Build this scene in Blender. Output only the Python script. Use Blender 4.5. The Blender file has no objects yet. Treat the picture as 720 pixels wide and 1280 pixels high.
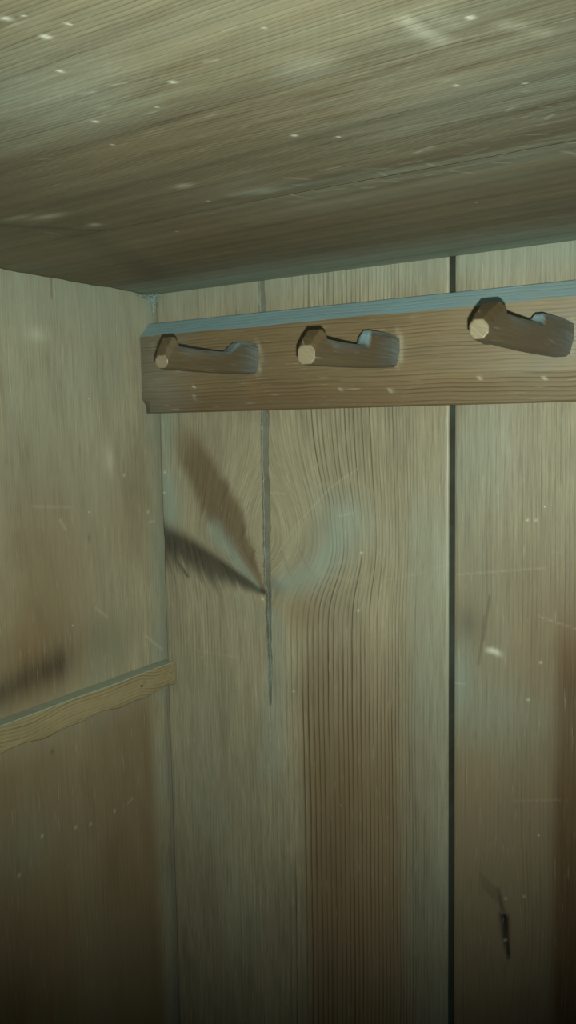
import bpy, bmesh, math, random
import numpy as np
from mathutils import Vector, Matrix

sc = bpy.context.scene
rng = random.Random(7)
H = 1.75                      # height of the wardrobe ceiling above its floor

# ------------------------------------------------------------------ camera
F_PX = 1073.4
YAW, PITCH, ROLL = -0.5786, -0.1030, -0.0177
CAM = Vector((0.5318, -0.5968, H - 0.1172))
cy, sy, cp, sp = math.cos(YAW), math.sin(YAW), math.cos(PITCH), math.sin(PITCH)
FWD = Vector((sy * cp, cy * cp, sp))
r0 = Vector((cy, -sy, 0)); u0 = r0.cross(FWD)
RIGHT = r0 * math.cos(ROLL) + u0 * math.sin(ROLL)
UP = -r0 * math.sin(ROLL) + u0 * math.cos(ROLL)
cam_data = bpy.data.cameras.new('camera')
cam = bpy.data.objects.new('camera', cam_data)
sc.collection.objects.link(cam)
cam_data.sensor_fit = 'VERTICAL'
cam_data.sensor_height = 24.0
cam_data.lens = 24.0 * F_PX / 1280.0
cam_data.clip_start = 0.01
cam.matrix_world = Matrix((
    (RIGHT.x, UP.x, -FWD.x, CAM.x), (RIGHT.y, UP.y, -FWD.y, CAM.y),
    (RIGHT.z, UP.z, -FWD.z, CAM.z), (0, 0, 0, 1)))
sc.camera = cam

def ray(px, py):
    return FWD + RIGHT * ((px - 360) / F_PX) - UP * ((py - 640) / F_PX)
def on_plane(px, py, axis, val):
    d = ray(px, py); s = (val - CAM[axis]) / d[axis]
    return CAM + d * s

# ------------------------------------------------------------------ world and the phone's flash
w = bpy.data.worlds.new('dim_room'); sc.world = w; w.use_nodes = True
w.node_tree.nodes['Background'].inputs[0].default_value = (0.55, 0.8, 0.85, 1)
w.node_tree.nodes['Background'].inputs[1].default_value = 0.02
fl = bpy.data.lights.new('flash', 'SPOT')
fl.energy = 20.0
fl.color = (0.865, 1.0, 0.875)
fl.spot_size = math.radians(86)
fl.spot_blend = 1.0
fl.shadow_soft_size = 0.0025
flash = bpy.data.objects.new('flash', fl); sc.collection.objects.link(flash)
flash.location = CAM + RIGHT * 0.005 - UP * 0.015
flash.rotation_euler = ray(330, 490).to_track_quat('-Z', 'Y').to_euler()
vs = sc.view_settings
vs.view_transform = 'Standard'; vs.look = 'None'; vs.gamma = 1.0
vs.use_curve_mapping = False; vs.exposure = 0.0

# ------------------------------------------------------------------ wood material
def wood(name, early, late, dark=(0.028, 0.022, 0.015), warm=(0.165, 0.095, 0.042), dust_sheen=(0.225, 0.265, 0.215),
         pale=(0.62, 0.60, 0.48), rough=0.46, spec=0.5, dust_up=0.0, blotch=0.35, bump=0.42, fx=1.0, fa=1.0, famp=0.85):
    m = bpy.data.materials.new(name); m.use_nodes = True
    nt = m.node_tree; N = nt.nodes; L = nt.links
    bsdf = N['Principled BSDF']
    def node(t, **k):
        n = N.new(t)
        for a, b in k.items(): setattr(n, a, b)
        return n
    def put(sock, v):
        if hasattr(v, 'is_output'): L.new(v, sock)
        else: sock.default_value = v
    def M(op, a, b=0.0, c=0.0, clamp=False):
        n = node('ShaderNodeMath', operation=op, use_clamp=clamp)
        put(n.inputs[0], a); put(n.inputs[1], b); put(n.inputs[2], c)
        return n.outputs[0]
    def mix(f, a, b, mode='MIX'):
        n = node('ShaderNodeMix', data_type='RGBA', blend_type=mode, clamp_factor=True)
        put(n.inputs[0], f)
        for s, v in ((n.inputs[6], a), (n.inputs[7], b)):
            if hasattr(v, 'is_output'): L.new(v, s)
            else: s.default_value = (*v, 1) if len(v) == 3 else v
        return n.outputs[2]
    def attr(nm):
        a = node('ShaderNodeAttribute', attribute_name=nm)
        s = node('ShaderNodeSeparateXYZ'); L.new(a.outputs['Vector'], s.inputs[0])
        return s.outputs
    def noise(cx, ca, c, a, detail=3.0, roughn=0.55, off=0.0):
        v = node('ShaderNodeCombineXYZ')
        put(v.inputs[0], M('MULTIPLY', c, cx)); put(v.inputs[1], M('MULTIPLY', a, ca)); v.inputs[2].default_value = off
        n = node('ShaderNodeTexNoise'); n.inputs['Scale'].default_value = 1.0
        n.inputs['Detail'].default_value = detail; n.inputs['Roughness'].default_value = roughn
        L.new(v.outputs[0], n.inputs['Vector'])
        return n.outputs['Fac']
    def smooth(x, lo, hi):
        n = node('ShaderNodeMapRange', interpolation_type='SMOOTHSTEP')
        put(n.inputs[0], x); n.inputs[1].default_value = lo; n.inputs[2].default_value = hi
        return n.outputs[0]
    g = attr('grain'); ma = attr('mask_a'); mb = attr('mask_b')
    p, al, ac = g[0], g[1], g[2]
    gc, dk, du = ma[0], ma[1], ma[2]
    wm, pl, tone = mb[0], mb[1], mb[2]
    wob = noise(60, 4, ac, al, 3.0, 0.6, 3.0)
    ph = M('ADD', p, M('MULTIPLY', M('SUBTRACT', wob, 0.5), 0.35))
    fr = M('FRACT', ph)
    ramp = node('ShaderNodeValToRGB')
    e = ramp.color_ramp.elements
    e[0].position = 0.0; e[0].color = (0.12, 0.12, 0.12, 1)
    e[1].position = 1.0; e[1].color = (0.12, 0.12, 0.12, 1)
    for pos, val in ((0.2, 0.0), (0.45, 0.06), (0.70, 0.35), (0.84, 1.0), (0.92, 0.9)):
        q = e.new(pos); q.color = (val, val, val, 1)
    L.new(fr, ramp.inputs[0])
    wn = node('ShaderNodeTexWhiteNoise', noise_dimensions='1D'); L.new(M('FLOOR', ph), wn.inputs['W'])
    streak = noise(180, 5, ac, al, 3.0, 0.6, 9.0)
    line = M('MULTIPLY', ramp.outputs[0], M('MULTIPLY_ADD', wn.outputs['Value'], 0.7, 0.5))
    line = M('MULTIPLY', line, smooth(streak, 0.25, 0.62))
    lg = M('MULTIPLY', line, gc, clamp=True)
    fib = noise(640 * fx, 26 * fa, ac, al, 4.0, 0.75, 1.0)
    fib2 = noise(250 * fx, 10 * fa, ac, al, 3.0, 0.65, 5.0)
    bl = noise(26, 7, ac, al, 4.0, 0.62, 2.0)
    bl2 = noise(9, 5, ac, al, 4.0, 0.6, 7.0)
    col = mix(lg, early, late)
    f1 = M('ADD', M('MULTIPLY_ADD', M('SUBTRACT', fib, 0.5), 1.5 * famp, 1.0), M('MULTIPLY', M('SUBTRACT', fib2, 0.5), 0.5))
    f1 = M('MULTIPLY', f1, M('MULTIPLY_ADD', M('SUBTRACT', bl, 0.5), 0.7, 1.0))
    f1 = M('MULTIPLY', f1, tone)
    vm = node('ShaderNodeVectorMath', operation='SCALE'); L.new(col, vm.inputs[0]); L.new(f1, vm.inputs['Scale'])
    col = vm.outputs[0]
    # greyed and browned blotches of age
    col = mix(M('MULTIPLY', smooth(bl2, 0.50, 0.72), blotch), col, tuple(c * 0.55 for c in late))
    col = mix(M('MULTIPLY', smooth(bl2, 0.50, 0.28), blotch * 0.8), col, dust_sheen)
    fm = M('ADD', M('MULTIPLY', fib, 0.45), M('ADD', M('MULTIPLY', fib2, 0.35), M('MULTIPLY', bl, 0.25)))
    fm = M('SUBTRACT', fm, 0.525)
    def fray(x, k):         # let a stain's edge follow the fibres
        e = M('MULTIPLY', smooth(x, 0.0, 0.25), k)
        return M('MULTIPLY_ADD', fm, e, x, clamp=True)
    col = mix(fray(wm, 1.6), col, warm)
    col = mix(fray(dk, 1.5), col, dark)
    dust_sheen_f = fray(du, 2.0)
    if dust_up:
        geo = node('ShaderNodeNewGeometry'); sx = node('ShaderNodeSeparateXYZ'); L.new(geo.outputs['Normal'], sx.inputs[0])
        up = M('MULTIPLY', smooth(sx.outputs[2], 0.10, 0.62), dust_up)
        dust_sheen_f = M('MAXIMUM', dust_sheen_f, M('MULTIPLY', up, M('MULTIPLY_ADD', bl, 0.6, 0.65)))
    dust_sheen_f = M('MINIMUM', dust_sheen_f, 0.95)
    col = mix(dust_sheen_f, col, dust_sheen)
    # small pale nicks
    tc = node('ShaderNodeTexCoord'); vo = node('ShaderNodeTexVoronoi'); vo.inputs['Scale'].default_value = 42.0
    L.new(tc.outputs['Object'], vo.inputs['Vector'])
    vs_ = node('ShaderNodeSeparateXYZ'); L.new(vo.outputs['Color'], vs_.inputs[0])
    nick = M('MULTIPLY', M('LESS_THAN', vo.outputs['Distance'], 0.035), M('GREATER_THAN', vs_.outputs[0], 0.86))
    col = mix(M('MAXIMUM', M('MAXIMUM', M('MULTIPLY', nick, 0.45), M('MULTIPLY', smooth(noise(520, 40 * fa, ac, al, 2.0, 0.5, 13.0), 0.62, 0.78), 0.20 * famp)), M('MULTIPLY', pl, M('MULTIPLY_ADD', fib, 1.0, 0.45))), col, pale)
    L.new(col, bsdf.inputs['Base Color'])
    rg = M('ADD', M('MULTIPLY_ADD', fib2, 0.22, rough - 0.11), M('MULTIPLY', dust_sheen_f, 0.12), clamp=True)
    L.new(rg, bsdf.inputs['Roughness'])
    bsdf.inputs['Specular IOR Level'].default_value = spec
    hgt = M('SUBTRACT', M('MULTIPLY_ADD', fib, 0.5, M('MULTIPLY', fib2, 0.4)), M('MULTIPLY', lg, 0.75))
    bp = node('ShaderNodeBump'); bp.inputs['Strength'].default_value = bump; bp.inputs['Distance'].default_value = 0.0006
    L.new(hgt, bp.inputs['Height']); L.new(bp.outputs[0], bsdf.inputs['Normal'])
    return m

def plain(name, col, rough=0.8, spec=0.2, var=0.4, scale=60):
    m = bpy.data.materials.new(name); m.use_nodes = True
    nt = m.node_tree; N = nt.nodes; L = nt.links; b = N['Principled BSDF']
    tc = N.new('ShaderNodeTexCoord'); n = N.new('ShaderNodeTexNoise'); n.inputs['Scale'].default_value = scale
    L.new(tc.outputs['Object'], n.inputs['Vector'])
    x = N.new('ShaderNodeMix'); x.data_type = 'RGBA'
    x.inputs[6].default_value = (*[c * (1 - var) for c in col], 1); x.inputs[7].default_value = (*[c * (1 + var) for c in col], 1)
    L.new(n.outputs['Fac'], x.inputs[0]); L.new(x.outputs[2], b.inputs['Base Color'])
    b.inputs['Roughness'].default_value = rough; b.inputs['Specular IOR Level'].default_value = spec
    return m

W_BACK = wood('aged_pine_back', (0.275, 0.232, 0.152), (0.085, 0.056, 0.030), blotch=0.24)
W_LEFT = wood('aged_pine_side', (0.285, 0.245, 0.160), (0.140, 0.098, 0.055), rough=0.44)
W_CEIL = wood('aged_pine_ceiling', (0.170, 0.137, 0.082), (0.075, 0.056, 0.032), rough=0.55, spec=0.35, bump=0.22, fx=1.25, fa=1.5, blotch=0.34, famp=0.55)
W_RAIL = wood('stained_pine_rail', (0.155, 0.117, 0.064), (0.055, 0.036, 0.018), dust_sheen=(0.20, 0.31, 0.34), dust_up=0.9, blotch=0.2, fx=1.2)
W_PEG = wood('carved_peg_wood', (0.108, 0.080, 0.043), (0.060, 0.041, 0.022), dust_sheen=(0.17, 0.25, 0.28), rough=0.40, blotch=0.2)
W_BATTEN = wood('raw_pine_batten', (0.370, 0.300, 0.165), (0.150, 0.105, 0.052), dust_sheen=(0.30, 0.34, 0.27), dust_up=0.92, blotch=0.15)
M_DARK = plain('dark_backing', (0.03, 0.05, 0.05))
M_WEB = plain('cobweb_lint', (0.22, 0.28, 0.26), rough=0.95, spec=0.1, scale=300)
M_IRON = plain('rusty_iron', (0.035, 0.022, 0.014), rough=0.7, scale=800)

# ------------------------------------------------------------------ numpy helpers
def noise1(x, seed, octs=((1, 1.0), (2.3, 0.5), (5.1, 0.25))):
    r = np.random.RandomState(seed); o = np.zeros_like(x, dtype=float)
    for f, a in octs: o += a * np.sin(x * f + r.uniform(0, 6.28)) * np.cos(x * f * 0.61 + r.uniform(0, 6.28))
    return o
def sstep(x, lo, hi):
    t = np.clip((x - lo) / (hi - lo), 0, 1); return t * t * (3 - 2 * t)
def seg_d(U, V, a, b):
    """distance to a segment and the 0..1 place along it"""
    dx, dy = b[0] - a[0], b[1] - a[1]; l2 = dx * dx + dy * dy + 1e-12
    t = np.clip(((U - a[0]) * dx + (V - a[1]) * dy) / l2, 0, 1)
    return np.hypot(U - a[0] - t * dx, V - a[1] - t * dy), t
def path_mask(U, V, pts, r_a, r_b=None, soft=1.0):
    """soft band along a polyline whose half width runs from r_a to r_b"""
    if r_b is None: r_b = r_a
    out = np.zeros_like(U); n = len(pts) - 1
    for i in range(n):
        d, t = seg_d(U, V, pts[i], pts[i + 1]); r = r_a + (r_b - r_a) * (i + t) / n
        out = np.maximum(out, np.exp(-(d / r) ** 2 * soft))
    return out
def blob(U, V, c, ru, rv, ang=0.0):
    du, dv = U - c[0], V - c[1]; ca, sa = math.cos(ang), math.sin(ang)
    return np.exp(-(((du * ca + dv * sa) / ru) ** 2 + ((-du * sa + dv * ca) / rv) ** 2))

def smoothshade(me):
    me.polygons.foreach_set('use_smooth', np.ones(len(me.polygons), dtype=bool))
def set_attr(me, nm, arr):
    a = me.attributes.new(nm, 'FLOAT_VECTOR', 'POINT'); a.data.foreach_set('vector', np.ascontiguousarray(arr, dtype=np.float32).ravel())
def link(o, parent=None):
    sc.collection.objects.link(o)
    if parent is not None: o.parent = parent
    return o
def tag(o, label=None, cat=None, kind=None, group=None):
    if label: o['label'] = label
    if cat: o['category'] = cat
    if kind: o['kind'] = kind
    if group: o['group'] = group
    return o

def board(name, us, vs, frame, thick, fields, mat, parent=None, ease=0.0009):
    """A plank: a fine front grid with real relief, four edges and a back.
    frame(U, V, h) -> world xyz, h being the height above the face; fields(U, V) -> dict of numpy fields"""
    us = np.asarray(us); vs = np.asarray(vs); nu, nv = len(us), len(vs)
    U, V = np.meshgrid(us, vs, indexing='ij')
    f = dict(ring=U * 250, along=V, across=U, gc=0.4, dark=0.0, dust_sheen=0.0, warm=0.0, pale=0.0, tone=1.0, h=0.0)
    f.update(fields(U, V))
    g = {k: np.broadcast_to(np.asarray(v, dtype=float), U.shape) for k, v in f.items()}
    eu = np.minimum(U - us[0], us[-1] - U); h = g['h'] - ease * np.exp(-eu / 0.0010)
    front = np.stack(frame(U, V, h), -1).reshape(-1, 3)
    idx = np.arange(nu * nv).reshape(nu, nv)
    loop = np.concatenate([idx[:, 0], idx[-1, 1:], idx[-2::-1, -1], idx[0, -2:0:-1]])
    Ul, Vl = U.ravel()[loop], V.ravel()[loop]
    hl = h.ravel()[loop]
    lip = np.stack(frame(Ul, Vl, hl - 0.0007), -1)
    back = np.stack(frame(Ul, Vl, np.full(len(loop), -thick)), -1)
    verts = np.concatenate([front, lip, back]); nb = len(loop); l0 = nu * nv; b0 = l0 + nb
    q = np.stack([idx[:-1, :-1], idx[1:, :-1], idx[1:, 1:], idx[:-1, 1:]], -1).reshape(-1, 4)
    k = np.arange(nb); k2 = (k + 1) % nb
    sk = np.concatenate([np.stack([loop[k2], loop[k], l0 + k, l0 + k2], -1), np.stack([l0 + k2, l0 + k, b0 + k, b0 + k2], -1)])
    # winding check
    a, b, c = front[q[0, 0]], front[q[0, 1]], front[q[0, 2]]
    out = np.array(frame(us[:1], vs[:1], np.array([1.0])))[:, 0] - np.array(frame(us[:1], vs[:1], np.array([0.0])))[:, 0]
    flip = np.dot(np.cross(b - a, c - a), out) < 0
    if flip: q = q[:, ::-1]; sk = sk[:, ::-1]
    quads = np.concatenate([q, sk]); ngon = (b0 + k)[::-1] if not flip else (b0 + k)
    loops = np.concatenate([quads.ravel(), ngon]); nq = len(quads)
    me = bpy.data.meshes.new(name)
    me.vertices.add(len(verts)); me.vertices.foreach_set('co', verts.astype(np.float32).ravel())
    me.loops.add(len(loops)); me.loops.foreach_set('vertex_index', loops.astype(np.int32))
    me.polygons.add(nq + 1)
    me.polygons.foreach_set('loop_start', np.concatenate([np.arange(nq) * 4, [nq * 4]]).astype(np.int32))
    me.polygons.foreach_set('loop_total', np.concatenate([np.full(nq, 4), [nb]]).astype(np.int32))
    me.update(calc_edges=True)
    sm = np.ones(nq + 1, dtype=bool); sm[len(q):] = False
    me.polygons.foreach_set('use_smooth', sm)
    def ext(x, c=None):
        r = x.ravel(); e = r[loop] if c is None else np.full(nb, c)   # joints hold old dirt
        return np.concatenate([r, e, e])
    set_attr(me, 'grain', np.stack([ext(g['ring']), ext(g['along']), ext(g['across'])], -1))
    set_attr(me, 'mask_a', np.stack([ext(g['gc']), ext(g['dark'], 0.93), ext(g['dust_sheen'], 0.34)], -1))
    set_attr(me, 'mask_b', np.stack([ext(g['warm'], 0.0), ext(g['pale'], 0.0), ext(g['tone'])], -1))
    me.materials.append(mat)
    return link(bpy.data.objects.new(name, me), parent)

def steps(*spans):
    """steps((a, b, d), ...): concatenated samples from a to b about d apart"""
    out = []
    for a, b, d in spans:
        n = max(1, int(round(abs(b - a) / d))); out.append(np.linspace(a, b, n + 1)[:-1])
    out.append(np.array([spans[-1][1]]))
    return np.concatenate(out)

def slab(name, lo, hi, mat, parent=None, bev=0.0015):
    bm = bmesh.new(); bmesh.ops.create_cube(bm, size=1.0)
    for v in bm.verts:
        v.co = Vector([lo[i] + (v.co[i] + 0.5) * (hi[i] - lo[i]) for i in range(3)])
    if bev: bmesh.ops.bevel(bm, geom=bm.edges[:], offset=bev, segments=1, affect='EDGES')
    me = bpy.data.meshes.new(name); bm.to_mesh(me); bm.free(); me.materials.append(mat)
    n = len(me.vertices); co = np.zeros(n * 3); me.vertices.foreach_get('co', co); co = co.reshape(-1, 3)
    ax = int(np.argmax([hi[i] - lo[i] for i in range(3)])); oth = [i for i in range(3) if i != ax]
    set_attr(me, 'grain', np.stack([(co[:, oth[0]] + co[:, oth[1]]) * 220, co[:, ax], co[:, oth[0]] + co[:, oth[1]]], -1))
    set_attr(me, 'mask_a', np.tile([0.4, 0, 0.1], (n, 1))); set_attr(me, 'mask_b', np.tile([0, 0, 1.0], (n, 1)))
    return link(bpy.data.objects.new(name, me), parent)

WIDE, DEEP = 1.02, 0.56
# ------------------------------------------------------------------ back wall of vertical planks
def bw(px, py):                # a mark seen on the back wall -> (x, z) on that wall
    v = on_plane(px, py, 1, 0.0); return (v.x, v.z)
def bwp(*pts): return [bw(*q) for q in pts]
back = slab('wall_back', (-0.02, 0.0135, -0.02), (WIDE + 0.02, 0.024, H + 0.02), M_DARK, bev=0)
tag(back, 'aged wooden plank back wall of the wardrobe', None, 'structure')
def fr_back(U, V, h): return U, -h, V

XC = 0.1195
def plank_knot(U, V):
    z = V - H
    x = U
    s = x - XC + 0.0006 * noise1(z * 12, 3)
    right = s > 0
    u = np.abs(s)
    zk = -0.2165
    up = z > zk
    # rings bow round the spike knot, slowly from above and sharply below it
    A = np.where(right, 0.037, 0.034) * np.exp(-((z - zk) / np.where(up, 0.058, 0.033)) ** 2) + 0.008 * sstep(z, -0.27, -0.20)
    ue = u - A * np.exp(-(u / 0.076) ** 2)
    um = np.clip(ue, -0.08, 0.2) * 1000
    # ring count: spacing 6.4 mm near the heart falling to 2.6 mm
    def G(t): return -np.log(np.clip(1 - t * 3.9 / 140 / 6.4, 0.08, None)) / (3.9 / 140)
    ring = np.where(right, G(np.maximum(um, -40)), 40.37 + um / 3.6)
    low = sstep(z, -0.26, -0.36)
    gcr = (0.22 + 0.85 * sstep(ue, 0.012, 0.045)) * (1 - 0.75 * sstep(ue, 0.118, 0.150))
    gcr = gcr * (0.80 + 0.60 * low)
    gcl = 0.22 + 0.55 * path_mask(x, V, bwp((210, 525), (245, 590), (300, 690)), 0.022) + 0.6 * path_mask(x, V, bwp((208, 680), (240, 735), (246, 800)), 0.022)
    gc = np.where(right, gcr, gcl)
    K = bw(330, 741)
    def wing(a, b):          # place along and signed distance across a line on the board
        a, b = bw(*a), bw(*b); ex, ey = b[0] - a[0], b[1] - a[1]; l = math.hypot(ex, ey); ex /= l; ey /= l
        return ((x - a[0]) * ex + (V - a[1]) * ey) / l, -(x - a[0]) * ey + (V - a[1]) * ex
    t, d = wing((200, 672), (330, 741))
    fan = 0.7 * noise1((x * 0.90 + z * 0.44) * 380, 61) + 0.35 * noise1((x * 0.90 + z * 0.40) * 1100, 62)
    hw_ = np.interp(t, [-0.1, 0.0, 0.5, 0.85, 1.0, 1.03], [0.021, 0.021, 0.0165, 0.0068, 0.0022, 0.0])
    lo_ = hw_ * (1.0 + 0.55 * fan)
    dark = 0.86 * sstep(d, -lo_ - 0.013 * (1 - np.clip(t, 0, 1) * 0.85), -lo_ * 0.15) * (1 - sstep(d, hw_ * 0.35, hw_ * 0.35 + 0.018 - 0.015 * np.clip(t, 0, 1))) * (t < 1.03) * (s < 0.001)
    t2, d2 = wing((226, 540), (329, 738))
    saw = np.mod(t2 * 5.3 + d2 * 30 + 0.35 * noise1(t2 * 7, 71), 1.0); saw = saw * sstep(1 - saw, 0.0, 0.22)
    w2 = np.interp(t2, [-0.15, 0.1, 0.45, 0.8, 1.0], [0.008, 0.017, 0.0185, 0.0095, 0.0018])
    in2 = sstep(w2 * (0.95 + 0.40 * saw * sstep(t2, 0.3, 0.5)) - np.abs(d2 + 0.001 * noise1(t2 * 25, 73)), -0.0060 * (1.25 - t2), 0.0085 * (1.2 - t2)) * sstep(t2, -0.12, 0.22) * (t2 < 1.02) * (s < 0.001)
    dark = np.maximum(dark, in2 * (0.36 + 0.24 * sstep(saw, 0.55, 0.95) * sstep(d2, -0.004, 0.006) * sstep(t2, 0.35, 0.55)))
    wing_warm = 0.65 * in2
    dark = np.maximum(dark, 0.75 * path_mask(x, V, bwp((204, 676), (216, 694), (234, 720)), 0.0035, 0.002))
    warm = wing_warm
    warm = np.maximum(warm, 0.35 * blob(x, V, bw(380, 765), 0.020, 0.018))
    warm = np.maximum(warm, 0.56 * np.where(right, sstep(u, 0.02, 0.05) * (1 - sstep(u, 0.112, 0.138)), 0.0) * sstep(z, -0.25, -0.42))
    warm = np.maximum(warm, 0.30 * blob(x, V, bw(520, 1010), 0.018, 0.16))
    # the swirl beside the crack
    for a, b in (((357, 705), (368, 722)), ((377, 690), (390, 715)), ((352, 690), (362, 712))):
        dark = np.maximum(dark, 0.22 * path_mask(x, V, bwp(a, b), 0.0012))
    dark = np.maximum(dark, 0.35 * blob(x, V, bw(348, 732), 0.008, 0.006))
    dust_sheen = 0.62 * path_mask(x, V, bwp((268, 664), (300, 706), (322, 732)), 0.010, 0.003)
    dust_sheen = np.maximum(dust_sheen, 0.75 * path_mask(x, V, bwp((206, 600), (212, 640)), 0.014))
    dust_sheen = np.maximum(dust_sheen, 0.55 * blob(x, V, bw(208, 540), 0.010, 0.04))
    dust_sheen = np.maximum(dust_sheen, 0.62 * path_mask(x, V, bwp((350, 732), (392, 716), (420, 680), (430, 655)), 0.009, 0.024))  # specular sheen on the swirl's bulge, painted into the colour
    dust_sheen = np.maximum(dust_sheen, 0.32 * path_mask(x, V, bwp((345, 770), (345, 830), (335, 960)), 0.007, 0.016))
    dust_sheen = np.maximum(dust_sheen, 0.26 * sstep(x, 0.242, 0.262) * sstep(z, -0.10, -0.2) * (0.8 + 0.2 * noise1(z * 30, 8)))
    dust_sheen = np.maximum(dust_sheen, 0.40 * sstep(z, -0.035, 0.0))
    dust_sheen = np.maximum(dust_sheen, 0.12 * blob(x, V, bw(260, 1000), 0.05, 0.16))
    pale = np.zeros_like(x)
    for a, b, s_ in (((355, 680), (372, 655), .5), ((372, 655), (415, 608), .55), ((415, 608), (447, 586), .55), ((425, 645), (442, 641), .6),
                     ((338, 616), (355, 617), .45), ((242, 812), (300, 822), .35), ((432, 735), (520, 718), .2), ((520, 718), (560, 705), .18)):
        brk = 0.55 + 0.45 * np.sin(x * 1900 + V * 900)
        pale = np.maximum(pale, 0.45 * s_ * path_mask(x, V, bwp(a, b), 0.0006) * brk)
    for c in ((328, 749), (448, 763), (452, 691), (205, 616), (206, 590), (367, 864)):
        pale = np.maximum(pale, 0.8 * blob(x, V, bw(*c), 0.0010, 0.0008))
    pale = np.maximum(pale, 0.06 * path_mask(x, V, bwp((352, 720), (360, 690), (378, 655)), 0.004))
    # drying crack, packed with dirt
    wid = np.interp(z, [-0.40, -0.365, -0.335, -0.30, -0.262, -0.255, -0.10, 0.0], [0.0, 0.0004, 0.0013, 0.0022, 0.0026, 0.0036, 0.0036, 0.0031])
    wid = np.maximum(wid + 0.00035 * noise1(z * 210, 21) * (wid > 0.0003), 0)
    xc = XC + 0.0004 + 0.0007 * noise1(z * 55, 12)
    dcr = np.abs(x - xc)
    ck = sstep(wid - dcr, -0.00015, 0.0004)
    edge = np.exp(-((dcr - wid) / 0.0006) ** 2) * (wid > 0.0005)
    fil = ck * sstep(z, -0.262, -0.250)
    dust_sheen = np.where(ck > 0.3, 0.40 - 0.18 * fil + 0.12 * noise1(z * 150, 5), dust_sheen)
    dark = np.where(ck > 0.3, 0.85 - 0.25 * fil, dark); warm = np.where(ck > 0.3, 0.0, warm); gc = np.where(ck > 0.3, 0.0, gc)
    dark = np.maximum(dark, 0.75 * edge)
    pale = np.where(ck > 0.3, 0, pale)
    h = -ck * (0.0030 - 0.0012 * fil)
    h = h + 0.0024 * path_mask(x, V, bwp((350, 725), (390, 705), (415, 660)), 0.010, 0.018) - 0.0014 * path_mask(x, V, bwp((210, 680), (260, 704), (326, 740)), 0.012, 0.004)
    h = h + 0.0010 * path_mask(x, V, bwp((262, 664), (320, 728)), 0.009, 0.004) + 0.0004 * noise1(x * 45 + z * 6, 33)
    tone = 1.0 + 0.05 * noise1(x * 60, 17)
    return dict(ring=ring, along=V, across=np.where(right, ue, -ue), gc=gc, dark=dark, dust_sheen=dust_sheen, warm=warm, pale=pale, tone=tone, h=h)

def zrows(d): return steps((0.012, H - 0.66, 0.03), (H - 0.66, H - 0.59, 0.01), (H - 0.59, H + 0.004, d))
ucol = steps((0.0034, 0.1135, 0.0011), (0.1135, 0.1255, 0.0003), (0.1255, 0.2846, 0.0011))
board('plank', ucol, zrows(0.0011), fr_back, 0.012, plank_knot, W_BACK, back)

def plank_right(U, V):
    x, z = U, V - H
    k = bw(629, 1160)
    bow = 0.010 * np.exp(-((z - k[1] + H) / 0.05) ** 2) * np.exp(-np.abs(x - k[0]) / 0.018) * np.sign(x - k[0])
    um = (x - 0.289 - bow) * 1000 + 1.2 * noise1(z * 7, 4)
    ring = um / 3.3
    edge = sstep(x, 0.360, 0.372)
    low = sstep(z, -0.14, -0.32)
    gc = 0.30 + 0.12 * noise1(x * 120, 2) + 0.65 * edge * low
    warm = 0.18 * sstep(z, -0.16, -0.24) + 0.55 * edge * sstep(z, -0.22, -0.30) * (1 - sstep(x, 0.384, 0.40)) + 0.25 * blob(x, V, bw(690, 850), 0.03, 0.06) + 0.22 * sstep(z, -0.28, -0.42)
    dark = 0.30 * edge * sstep(z, -0.24, -0.32)
    dark = np.maximum(dark, 0.35 * blob(x, V, bw(585, 780), 0.012, 0.016))
    dark = np.maximum(dark, 0.97 * path_mask(x, V, bwp((630, 1146), (631, 1170), (635, 1198)), 0.0036, 0.0014, 1.0))
    dark = np.maximum(dark, 0.55 * path_mask(x, V, bwp((622, 1112), (629, 1140)), 0.0018))
    for i in range(5):
        dark = np.maximum(dark, 0.35 * path_mask(x, V, bwp((601 + i * 5, 1092 + i * 5), (606 + i * 5, 1112 + i * 5)), 0.0010))
    for a, b in (((606, 770), (598, 830)), ((612, 745), (604, 800))):
        dark = np.maximum(dark, 0.4 * path_mask(x, V, bwp(a, b), 0.0012))
    dust_sheen = 0.55 * sstep(z, -0.035, 0.0) + 0.45 * blob(x, V, bw(575, 840), 0.010, 0.030) + 0.3 * blob(x, V, bw(610, 890), 0.05, 0.03)
    dust_sheen = np.maximum(dust_sheen, 0.30 * blob(x, V, bw(600, 560), 0.03, 0.05))  # flash highlight on this board, painted in as a paler blob
    pale = np.zeros_like(x)
    brk = 0.6 + 0.4 * np.sin(x * 2300)
    for a, b, s_ in (((572, 718), (682, 710), .45), ((672, 770), (720, 786), .5), ((640, 1001), (700, 1000), .3), ((690, 690), (702, 691), .4), ((568, 853), (582, 856), .5)):
        pale = np.maximum(pale, 0.45 * s_ * path_mask(x, V, bwp(a, b), 0.0006) * brk)
    pale = np.maximum(pale, 0.75 * blob(x, V, bw(620, 815), 0.0042, 0.0022, -0.4) + 0.6 * blob(x, V, bw(612, 813), 0.003, 0.002))
    for c in ((676, 828), (659, 650), (670, 650), (632, 1123), (631, 1176), (655, 1121), (660, 875)):
        pale = np.maximum(pale, 0.7 * blob(x, V, bw(*c), 0.0009, 0.0009))
    h = -0.0022 * path_mask(x, V, bwp((630, 1150), (635, 1196)), 0.0022, 0.001) + 0.0003 * noise1(x * 50, 14)
    return dict(ring=ring, along=V, across=x - bow, gc=gc, dark=dark, dust_sheen=dust_sheen, warm=warm, pale=pale, h=h, tone=0.92)
board('plank', steps((0.2890, 0.41, 0.0011), (0.41, 0.566, 0.005)), zrows(0.0013), fr_back, 0.012, plank_right, W_BACK, back)

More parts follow.
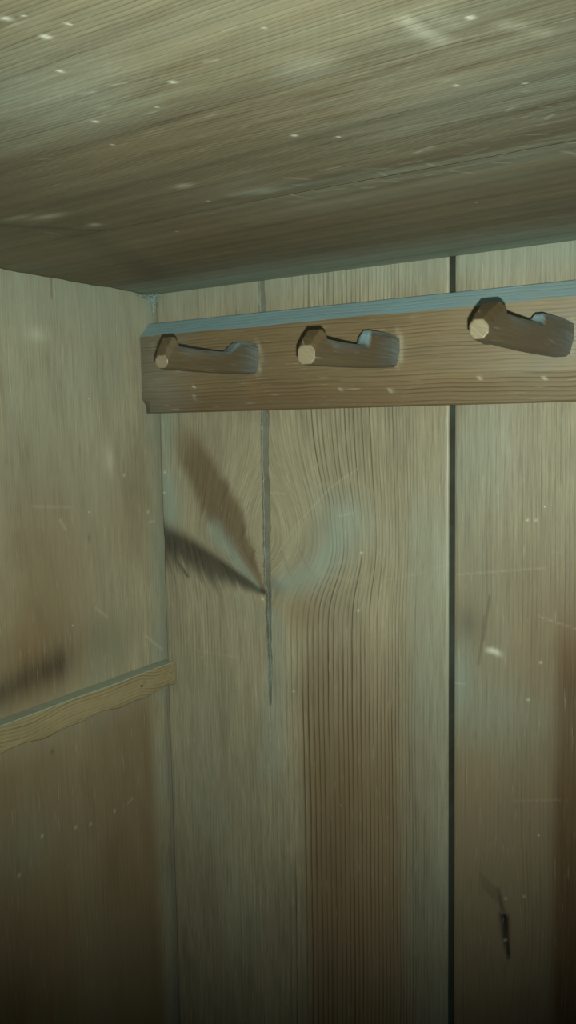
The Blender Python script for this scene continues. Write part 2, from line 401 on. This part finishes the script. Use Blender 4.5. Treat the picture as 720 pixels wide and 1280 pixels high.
def plank_plain(seed):
    def f(U, V):
        return dict(ring=U * 290 + 2 * noise1(V * 3, seed), along=V + seed, across=U + seed, gc=0.35, warm=0.15, dust_sheen=0.2 + 0.1 * noise1(U * 60, seed))
    return f
for i, (a, b) in enumerate(((0.569, 0.798), (0.801, 1.017))):
    board('plank', steps((a, b, 0.012)), steps((0.012, H + 0.004, 0.03)), fr_back, 0.012, plank_plain(50 + i), W_BACK, back)

# ------------------------------------------------------------------ left wall
def lw(px, py):
    v = on_plane(px, py, 0, 0.0); return (v.y, v.z)
def lwp(*pts): return [lw(*q) for q in pts]
def fr_left(U, V, h): return h, U, V
def left_face(U, V):
    y, z = U, V - H
    ring = (y * 1000 + 1.6 * noise1(z * 5, 6)) / 2.4
    gc = 0.26 + 0.22 * sstep(z, -0.30, -0.42)
    low = sstep(z, -0.335, -0.39)
    warm = 0.55 * blob(y, V, lw(60, 700), 0.05, 0.10) + 0.55 * blob(y, V, lw(30, 840), 0.05, 0.045) + 0.30 * blob(y, V, lw(165, 640), 0.04, 0.05)
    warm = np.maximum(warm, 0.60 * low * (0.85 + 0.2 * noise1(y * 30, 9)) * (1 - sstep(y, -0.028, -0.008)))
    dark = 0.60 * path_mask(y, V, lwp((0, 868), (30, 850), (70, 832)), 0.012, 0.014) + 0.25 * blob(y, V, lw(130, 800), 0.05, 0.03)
    dark = np.maximum(dark, 0.55 * path_mask(y, V, lwp((65, 345), (66, 371)), 0.0008))
    dark = np.maximum(dark, 0.5 * blob(y, V, lw(65, 939), 0.0018, 0.0018) + 0.45 * blob(y, V, lw(112, 672), 0.0015, 0.003))
    dust_sheen = 0.42 * sstep(y, -0.026, 0.0) * (0.7 + 0.5 * noise1(z * 35, 3)) + 0.30 * blob(y, V, lw(60, 480), 0.10, 0.11) + 0.3 * sstep(z, -0.06, 0)  # wide blob paints the wall's bright highlight; corner and top bands are real dust
    dust_sheen = np.maximum(dust_sheen, 0.25 * blob(y, V, lw(30, 1060), 0.03, 0.03))
    pale = 0.28 * blob(y, V, lw(137, 575), 0.005, 0.012) + 0.28 * blob(y, V, lw(48, 418), 0.010, 0.006)
    for a, b, s_ in (((182, 795), (203, 812), .45), ((75, 650), (82, 662), .4), ((120, 760), (135, 772), .35), ((187, 652), (193, 652), .5), ((40, 633), (90, 634), .2), ((100, 1240), (118, 1228), .25), ((160, 1004), (166, 998), .4)):
        pale = np.maximum(pale, s_ * 0.6 * path_mask(y, V, lwp(a, b), 0.0009))
    for c in ((155, 594), (143, 1014), (185, 640), (24, 1094), (112, 1030), (52, 1045), (94, 1034)):
        pale = np.maximum(pale, 0.6 * blob(y, V, lw(*c), 0.0012, 0.0014))
    h = 0.0008 * noise1(y * 30 + z * 8, 44) - 0.0008 * path_mask(y, V, lwp((65, 345), (66, 371)), 0.0008)
    h = h * sstep(-y, 0.0, 0.03)
    tone = 1.12
    return dict(ring=ring, along=V + 3.3, across=y + 0.9, gc=gc, dark=dark, dust_sheen=dust_sheen, warm=warm, pale=pale, h=h, tone=tone)
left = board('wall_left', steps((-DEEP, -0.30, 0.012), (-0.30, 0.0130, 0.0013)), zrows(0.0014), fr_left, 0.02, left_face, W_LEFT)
tag(left, 'broad vertical-grained board forming the left side of the wardrobe', None, 'structure')
right = slab('wall_right', (WIDE, -DEEP, 0.0), (WIDE + 0.02, 0.0130, H), W_LEFT)
tag(right, 'plain board forming the right side of the wardrobe', None, 'structure')

# ------------------------------------------------------------------ ceiling: boards running along the back wall
def cw(px, py):
    v = on_plane(px, py, 2, H); return (v.x, v.y)
def cwp(*pts): return [cw(*q) for q in pts]
def fr_ceil(U, V, h): return V, U, H - h        # U across (depth), V along (width)
ceil = slab('ceiling', (-0.02, -DEEP - 0.01, H + 0.0135), (WIDE + 0.02, 0.02, H + 0.03), M_DARK, bev=0)
tag(ceil, 'dark worn wooden ceiling of the wardrobe', None, 'structure')
def ceil_face(U, V):
    x, y = V, U
    n = 1.6 * noise1(x * 9, 7) + 0.6 * noise1(x * 31, 8)
    ring = (y * 1000 + n + 9 * np.exp(-((x - 0.15) / 0.05) ** 2) * np.exp(-((y + 0.258) / 0.03) ** 2) * np.sign(y + 0.258)) / 2.3
    gc = 0.72 + 0.22 * noise1(y * 50, 2)
    ed = -0.343 + 0.003 * noise1(x * 20, 5)
    mid = sstep(y, ed - 0.006, ed + 0.012)
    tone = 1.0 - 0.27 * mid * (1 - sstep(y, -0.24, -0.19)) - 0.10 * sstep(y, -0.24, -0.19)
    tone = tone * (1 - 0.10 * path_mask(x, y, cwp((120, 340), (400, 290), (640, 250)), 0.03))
    dust_sheen = 0.05 + 0.85 * sstep(y, -0.085, -0.012) + 0.30 * blob(x, y, cw(640, 100), 0.08, 0.05) + 0.35 * blob(x, y, cw(60, 120), 0.05, 0.03) + 0.3 * blob(x, y, cw(690, 190), 0.09, 0.012)
    dust_sheen = np.maximum(dust_sheen, 0.35 * path_mask(x, y, cwp((300, 242), (430, 222), (600, 198), (720, 172)), 0.006, 0.010))
    dust_sheen = np.maximum(dust_sheen, 0.25 * blob(x, y, cw(560, 20), 0.05, 0.02))
    dust_sheen = np.maximum(dust_sheen, 0.25 * blob(x, y, cw(380, 90), 0.02, 0.015))
    warm = 0.28 * blob(x, y, cw(230, 60), 0.08, 0.02) + 0.30 * blob(x, y, cw(560, 100), 0.08, 0.02) + 0.25 * blob(x, y, cw(250, 310), 0.07, 0.03) + 0.18 * mid
    dark = 0.35 * path_mask(x, y, cwp((195, 350), (230, 358), (250, 362)), 0.008) + 0.25 * path_mask(x, y, cwp((90, 288), (170, 330), (210, 350)), 0.012, 0.02)
    dark = np.maximum(dark, 0.45 * path_mask(x, y, cwp((0, 281), (60, 283), (130, 287)), 0.004))
    pale = 0.38 * blob(x, y, cw(58, 270), 0.012, 0.0035) + 0.25 * blob(x, y, cw(22, 271), 0.012, 0.004) + 0.35 * blob(x, y, cw(118, 279), 0.004, 0.003)
    pale = np.maximum(pale, 0.26 * path_mask(x, y, cwp((508, 20), (530, 38), (548, 48)), 0.0028, 0.0038))
    pale = np.maximum(pale, 0.10 * path_mask(x, y, cwp((545, 14), (570, 30)), 0.004))
    pale = np.maximum(pale, 0.12 * path_mask(x, y, cwp((630, 28), (680, 38)), 0.003))
    pale = np.maximum(pale, 0.16 * blob(x, y, cw(385, 76), 0.010, 0.008))
    pale = np.maximum(pale, 0.28 * blob(x, y, cw(229, 231), 0.005, 0.003))
    pale = np.maximum(pale, 0.20 * blob(x, y, cw(332, 237), 0.008, 0.006))
    for c, r in (((57, 44), .0023), ((8, 21), .0023), ((216, 98), .0019), ((119, 148), .0017), ((368, 166), .0017), ((588, 19), .0022), ((75, 87), .0016),
                 ((423, 170), .0014), ((260, 249), .0012), ((221, 291), .0012), ((250, 312), .0012), ((140, 180), .0010), ((28, 18), .001), ((85, 28), .0012), ((196, 130), .0010), ((330, 30), .0008), ((570, 103), .0014), ((656, 102), .0015)):
        pale = np.maximum(pale, blob(x, y, cw(*c), r * 0.55, r * 0.62))
    rr = np.random.RandomState(11)
    for i in range(34):        # scratches along the joint
        a = (rr.uniform(330, 720), 0); yy = 250 - (a[0] - 330) * 0.19 + rr.uniform(-26, 12)
        b = (a[0] + rr.uniform(8, 40), yy - rr.uniform(-6, 9))
        pale = np.maximum(pale, rr.uniform(.12, .34) * 0.7 * path_mask(x, y, cwp((a[0], yy), b), 0.0008))
    for i in range(16):
        a = (rr.uniform(0, 720), rr.uniform(60, 300)); b = (a[0] + rr.uniform(4, 20), a[1] + rr.uniform(-6, 3))
        pale = np.maximum(pale, rr.uniform(.1, .3) * path_mask(x, y, cwp(a, b), 0.0006))
    h = 0.0006 * noise1(y * 60 + x * 4, 4) + np.where(y < -0.2112, 0.0006, 0.0)
    return dict(ring=ring, along=x + 6, across=y + 2, gc=gc, dark=dark, dust_sheen=dust_sheen, warm=warm, pale=np.clip(pale, 0, 1), tone=tone, h=h)
CX = steps((-0.0, 0.10, 0.004), (0.10, 0.50, 0.0011), (0.50, 0.56, 0.003), (0.56, WIDE, 0.03))
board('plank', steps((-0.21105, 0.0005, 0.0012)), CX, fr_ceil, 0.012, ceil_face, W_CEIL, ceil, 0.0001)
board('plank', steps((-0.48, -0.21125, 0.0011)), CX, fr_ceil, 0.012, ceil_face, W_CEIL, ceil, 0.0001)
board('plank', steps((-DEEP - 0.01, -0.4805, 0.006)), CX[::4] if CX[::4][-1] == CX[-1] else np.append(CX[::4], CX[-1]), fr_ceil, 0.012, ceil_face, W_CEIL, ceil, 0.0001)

# ------------------------------------------------------------------ floor of the wardrobe, below the picture
floor = slab('floor', (-0.02, -DEEP - 0.01, -0.02), (WIDE + 0.02, 0.024, 0.0), M_DARK, bev=0)
tag(floor, 'plain plank floor at the foot of the wardrobe', None, 'structure')
for i in range(3):
    y0 = -DEEP + i * DEEP / 3
    slab('plank', (0.001, y0 + 0.001, 0.0), (WIDE - 0.001, y0 + DEEP / 3 - 0.001, 0.012), W_CEIL, floor)

# ------------------------------------------------------------------ coat rack: rail with three carved pegs
T = 0.0184
rack = tag(link(bpy.data.objects.new('coat_rack', None)), 'brown wooden peg rail with three carved coat pegs high on the back wall', 'coat rack')
rack.location = (0, 0, H - 0.1062)
RZ = H - 0.1062
def loft(name, secs, mat, parent, attrs, caps=True, smooth=False, bevel=0.0):
    """join rings of equal vertex count into a closed mesh; attrs(co) -> grain, mask_a, mask_b"""
    bm = bmesh.new(); rings = [[bm.verts.new(p) for p in s] for s in secs]; n = len(secs[0])
    for a, b in zip(rings, rings[1:]):
        for i in range(n): bm.faces.new((a[i], a[(i + 1) % n], b[(i + 1) % n], b[i]))
    if caps: bm.faces.new(rings[0][::-1]); bm.faces.new(rings[-1])
    bmesh.ops.recalc_face_normals(bm, faces=bm.faces[:])
    if bevel: bmesh.ops.bevel(bm, geom=[e for e in bm.edges if e.calc_face_angle(0) > 0.35], offset=bevel, segments=1, affect='EDGES', clamp_overlap=True)
    me = bpy.data.meshes.new(name); bm.to_mesh(me); bm.free()
    if smooth: smoothshade(me)
    co = np.zeros(len(me.vertices) * 3); me.vertices.foreach_get('co', co); co = co.reshape(-1, 3)
    g, a, b = attrs(co); set_attr(me, 'grain', g); set_attr(me, 'mask_a', a); set_attr(me, 'mask_b', b)
    me.materials.append(mat)
    return link(bpy.data.objects.new(name, me), parent)

PEG_X = [0.1200, 0.2452, 0.3700]
def rail_prof(x):
    e = 1 - min(1, max(0, (x - 0.001) / 0.007))            # worn lower corner at the very end
    zb, zt, zc = -0.1062, -0.0262, -0.0388
    w1 = 0.00035 * math.sin(x * 37) + 0.0002 * math.sin(x * 91)
    P = [(0.0, zt), (-0.0055, zt), (-0.0068, zt - 0.0006)]
    P += [(-0.0068 + (-T + 0.0068) * k / 4, zt - 0.0006 + (zc + w1 - zt + 0.0006) * k / 4) for k in range(1, 5)]
    P += [(-T, zc + (-0.094 - zc) * k / 30) for k in range(1, 31)]
    P += [(-T + 0.0034 * e, -0.0975), (-T + 0.0048 * e, -0.1015), (-T + 0.0050 * e, zb + 0.001), (-T + 0.001 + 0.0045 * e, zb), (0.0, zb)]
    return [(x, y, z + H - RZ) for y, z in P]
def rail_attr(co):
    x, y, z = co[:, 0], co[:, 1], co[:, 2] + RZ - H
    k = (z + 0.0722) * 1000
    ring = (k + 1.4 * noise1(x * 11, 3) + 0.5 * noise1(x * 33, 5)) / np.where(z < -0.085, 3.0, 2.7)
    gc = 0.75 + 0.45 * sstep(z, -0.080, -0.096)
    warm = 0.32 + 0.30 * sstep(z, -0.080, -0.10) * sstep(x, 0.45, 0.1)
    for px in PEG_X: warm = np.maximum(warm, (0.75 if px < .2 else 0.35) * blob(x, z, (px + 0.003, -0.090), 0.012, 0.012))
    pale = np.zeros_like(x); dust_sheen = np.zeros_like(x)
    for px in PEG_X:
        d = np.hypot((x - px) / 0.0105, (z + 0.064) / 0.016)
        pale = np.maximum(pale, 0.22 * np.exp(-((d - 1.0) / 0.16) ** 2) * sstep(x, px + 0.004, px + 0.009))
    pale = np.maximum(pale, 0.10 * sstep(x, 0.25, 0.38) * (z > -0.085))
    rr = np.random.RandomState(5)
    for c in ((0.060, -0.0845), (0.0605, -0.093), (0.247, -0.094), (0.36, -0.090), (0.315, -0.088), (0.205, -0.092)):
        pale = np.maximum(pale, 0.6 * blob(x, z, c, 0.0014, 0.0009))
    dark = 0.30 * sstep(z, -0.084, -0.102) * (1 - 0.5 * sstep(x, 0.1, 0.35)) + 0.18 * sstep(x, 0.03, 0.0)
    dust_sheen = np.maximum(dust_sheen, 0.10 * (1 - sstep(x, 0.02, 0.08)))
    one = np.ones_like(x)
    return np.stack([ring, x + 11, z * 1.0 + y], -1), np.stack([gc, dark, dust_sheen], -1), np.stack([warm, pale, one * (0.90 + 0.42 * sstep(x, 0.10, 0.36))], -1)
rx = np.concatenate([[0.0005, 0.003, 0.006], np.arange(0.009, 0.42, 0.003), np.linspace(0.43, WIDE - 0.001, 14)])
rail = loft('rail_board', [rail_prof(float(x)) for x in rx], W_RAIL, rack, rail_attr)

def peg_mesh(k):
    # d along the peg, away from the rail: (d, z_bottom, z_top, width, top chamfer, bottom chamfer); z from the ceiling
    P = [
     dict(L=109.0, ow=12.2, xs=0.1256, skew=0.0, zb=(-76.8, -76.8), sh=-51.6, sc=-61.2, hd=-53.8, oc=-67.6, d_sh=16, d_sc=36, soft=10, hw=98.0, hb=96.5),
     dict(L=115.0, ow=13.2, xs=0.2510, skew=0.0, zb=(-77.8, -80.8), sh=-53.0, sc=-64.4, hd=-58.0, oc=-68.8, d_sh=36, d_sc=44, soft=4, hw=101.5, hb=100.0),
     dict(L=130.0, ow=11.2, xs=0.3759, skew=-0.0075, zb=(-77.0, -74.2), sh=-51.8, sc=-58.6, hd=-52.2, oc=-63.6, d_sh=40, d_sc=46, soft=4, hw=107.5, hb=105.0),
    ][k]
    L = P['L']
    def zb(d): return P['zb'][0] + (P['zb'][1] - P['zb'][0]) * min(1, max(0, d / L)) - 0.8 * math.sin(math.pi * min(1, max(0, d / L)))
    st = []
    W = 11.6
    def S(d, zt, wd=W, ct=3.0, cb=1.6, zbo=None, flare=0.0, cl=None): st.append((d, zb(d) if zbo is None else zbo, zt, wd, ct, cb, flare, ct if cl is None else cl))
    S(-10, P['sh'] - 2, W, 3, 2)
    S(0.0, P['sh'] + 0.2, W, 4.6, 2.0, flare=3.0)
    S(3.5, P['sh'], W, 4.2, 1.8, flare=1.6)
    S(8, P['sh'] - 0.2, W, 3.8, 1.8, flare=0.5)
    S(P['d_sh'] - P['soft'] * 0.3, P['sh'] - 0.5, W, 3.6)
    n = 7
    for i in range(1, n):
        t = i / n; e = t * t * (3 - 2 * t) if P['soft'] > 6 else math.sin(t * math.pi / 2)
        S(P['d_sh'] + (P['d_sc'] - P['d_sh']) * t, P['sh'] - 0.5 + (P['sc'] - P['sh'] + 0.5) * e, W, 3.6 - 1.0 * t)
    dip = 0.9
    for i in range(0, 8):
        t = i / 7; S(P['d_sc'] + (P['hb'] - 1.2 - P['d_sc']) * t, P['sc'] - dip * math.sin(math.pi * t) * 0.6 + t * 0.6, W - 0.5 * t, 2.6 - 0.8 * t)
    S(P['hb'], P['hd'] - 0.8, W + 2.0, 2.6, cl=1.0)
    S(P['hw'], P['hd'], W + 2.0, 3.4, cl=1.0)
    S(P['hw'] + (L - P['hw']) * 0.5, P['hd'] + (P['oc'] - P['hd']) * 0.46, (W + 2.0 + P['ow']) / 2, 3.8, 2.2, cl=1.6)
    S(L - 0.9, P['oc'] + 0.4, P['ow'], 3.6, 2.8, zbo=zb(L) + 0.1, cl=2.8)
    S(L - 0.5, P['oc'] + 0.1, P['ow'] - 0.4, 3.4, 2.8, zbo=zb(L) + 0.3, cl=2.8)
    S(L, P['oc'] - 0.4, P['ow'] - 1.2, 3.0, 2.9, zbo=zb(L) + 0.8, cl=2.7)
    secs = []
    for d, b, t, wd, ct, cb, fl_, cl in st:
        xr = P['xs'] * 1000 + P['skew'] * 1000 * max(0, d) / L; xl = xr - wd
        q = [(xl + cb, b), (xr - cb, b), (xr + fl_ * 0.2, b + cb), (xr + fl_, b + (t - b) * 0.45), (xr + fl_, t - ct), (xr - ct * 0.9, t), (xl + cl * 0.9, t), (xl - fl_ * 0.5, t - cl), (xl, b + cb)]
        secs.append([(x / 1000, -T - d / 1000, z / 1000 + H - RZ) for x, z in q])
    def at(co):
        x, y, z = co[:, 0], -co[:, 1] - T, co[:, 2] + RZ - H
        one = np.ones_like(x)
        ring = (z * 1000 + 0.6 * noise1(y * 50, k) + x * 300) / 2.6
        tip = (y > L / 1000 - 0.00075) * 1.0
        bse = 1 - sstep(y, 0.0, 0.035)
        top = np.interp(y * 1000, [q_[0] for q_ in st], [q_[2] for q_ in st])
        td = sstep(z * 1000 - top, -3.4, -0.6) * (y * 1000 < P['hb'] - 1.0)
        du_ = np.maximum(0.28 * bse, td * (0.45 + 0.5 * (1 - sstep(y * 1000, P['d_sh'], P['d_sc']))))
        return np.stack([ring, y + k, x + z], -1), np.stack([0.35 * one, 0.12 * (1 - tip), du_], -1), np.stack([0.25 * (1 - bse), 0.12 * tip, one * (0.9 + 0.45 * tip)], -1)
    return loft('peg', secs, W_PEG, rack, at, bevel=0.0005)
for k in range(3): peg_mesh(k)
for o in rack.children: o.matrix_parent_inverse = Matrix.Identity(4)

# ------------------------------------------------------------------ batten nailed to the left wall
BZ0, BZ1, BW = H - 0.3583, H - 0.3364, 0.0136
def batten_sec(y):
    a = -y
    wv = 0.0011 * math.sin(a * 70 + 0.6) + 0.0008 * math.sin(a * 150) - 0.0012 * math.exp(-((a - 0.045) / 0.012) ** 2)
    zb = BZ0 + wv * min(1, a / 0.01); zt = BZ1 + 0.0002 * math.sin(a * 60)
    F = [(BW, zt - 0.0006 - (zt - zb - 0.0014) * i / 10) for i in range(11)]
    q = [(0.0004, zt), (BW * 0.5, zt + 0.0001), (BW - 0.0007, zt)] + F + [(BW - 0.0009, zb), (0.0004, zb + 0.0005)]
    return [(x, y, z) for x, z in q]
def batten_attr(co):
    x, y, z = co[:, 0], co[:, 1], co[:, 2]
    a = -y
    kn = np.exp(-((a - 0.047) / 0.012) ** 2)
    ring = ((z - BZ0) * 1000 + 2.2 * np.sin(a * 38 + 1.0) + 1.2 * np.sin(a * 83) - 2.0 * kn + x * 120) / 2.9
    gc = 0.75 * np.ones_like(x)
    dark = 0.3 * blob(a, z, (0.043, BZ0 + 0.013), 0.0022, 0.0018) + 0.25 * sstep(z, BZ0 + 0.003, BZ0)
    return np.stack([ring, a + 21, z + x], -1), np.stack([gc, dark, 0 * x], -1), np.stack([0.25 + 0 * x, 0 * x, 1 + 0 * x], -1)
by = np.concatenate([[-0.0008, -0.0016], np.arange(-0.0030, -0.31, -0.0025), np.linspace(-0.32, -DEEP + 0.02, 30)])
batten = tag(link(bpy.data.objects.new('shelf_batten', None)), 'thin pale pine batten fixed across the left wall as a shelf support', 'batten')
batten.location = (0, 0, BZ0)
def shift(secs): return [[(x, y, z - BZ0) for x, y, z in s] for s in secs]
loft('strip', shift([batten_sec(float(y)) for y in by]), W_BATTEN, batten, lambda co: batten_attr(co + np.array([0, 0, BZ0])))
nv = on_plane(177, 857.5, 0, BW)
bm = bmesh.new()
bmesh.ops.create_cone(bm, cap_ends=True, segments=10, radius1=0.0013, radius2=0.0011, depth=0.003, matrix=Matrix.Translation((BW - 0.0011, nv.y, nv.z - BZ0)) @ Matrix.Rotation(math.pi / 2, 4, 'Y'))
me = bpy.data.meshes.new('nail'); bm.to_mesh(me); bm.free(); me.materials.append(M_IRON)
link(bpy.data.objects.new('nail', me), batten)['label'] = 'small rusty nail head'

# ------------------------------------------------------------------ lint and cobweb in the upper corner
bm = bmesh.new()
def strand(pts, r):
    prev = None
    for i, p in enumerate(pts):
        d = (pts[min(i + 1, len(pts) - 1)] - pts[max(i - 1, 0)]).normalized()
        a = d.orthogonal().normalized(); b = d.cross(a)
        rr = r * (0.55 + 0.75 * rng.random())
        ring = [bm.verts.new(p + (a * math.cos(t) + b * math.sin(t)) * rr) for t in (0, 2.094, 4.189)]
        if prev:
            for j in range(3): bm.faces.new((prev[j], prev[(j + 1) % 3], ring[(j + 1) % 3], ring[j]))
        prev = ring
def curl(a, b, amp, n=10):
    a, b = Vector(a), Vector(b); o = []
    for i in range(n):
        t = i / (n - 1); s = math.sin(math.pi * t) ** 0.6
        o.append(a.lerp(b, t) + Vector((rng.uniform(-1, 1), rng.uniform(-1, 1), rng.uniform(-1, 1))) * amp * s)
    return o
for i in range(34):      # felted mass in the corner
    c = Vector((0.0015 + abs(rng.gauss(0, .004)), -abs(rng.gauss(0, .004)) - 0.0005, H - 0.0012 - abs(rng.gauss(0, .0035))))
    e = c + Vector((rng.gauss(0, .004), rng.gauss(0, .004), rng.gauss(0, .003)))
    e.x = max(0.0008, e.x); e.y = min(-0.0008, e.y); e.z = min(H - 0.001, e.z)
    strand(curl(c, e, 0.0010, 7), 0.00042)
for i in range(9):       # trailing down the groove
    strand(curl((0.0020, 0.0005, H - 0.003), (0.0022 + rng.uniform(-.0006, .0008), -0.0012, H - rng.uniform(0.008, 0.017)), 0.0008, 10), 0.00040)
for i in range(10):      # along the joint with the left wall
    a = -rng.uniform(0.002, 0.012)
    strand(curl((0.0012, a, H - 0.0015 - rng.random() * .003), (0.0010, a - rng.uniform(.006, .014), H - 0.001 - rng.random() * .003), 0.0007, 8), 0.00036)
for i in range(5):
    strand(curl((0.003, -0.001, H - 0.002), (0.006 + rng.random() * .006, -0.0012, H - 0.001 - rng.random() * .003), 0.0006, 8), 0.00032)
bmesh.ops.recalc_face_normals(bm, faces=bm.faces[:])
bmesh.ops.translate(bm, verts=bm.verts[:], vec=(0, 0, -H))
me = bpy.data.meshes.new('cobweb'); bm.to_mesh(me); bm.free(); me.materials.append(M_WEB)
web = tag(link(bpy.data.objects.new('cobweb', me)), 'grey tuft of cobweb and lint in the upper corner beside the peg rail', 'cobweb')
web.location = (0, 0, H)
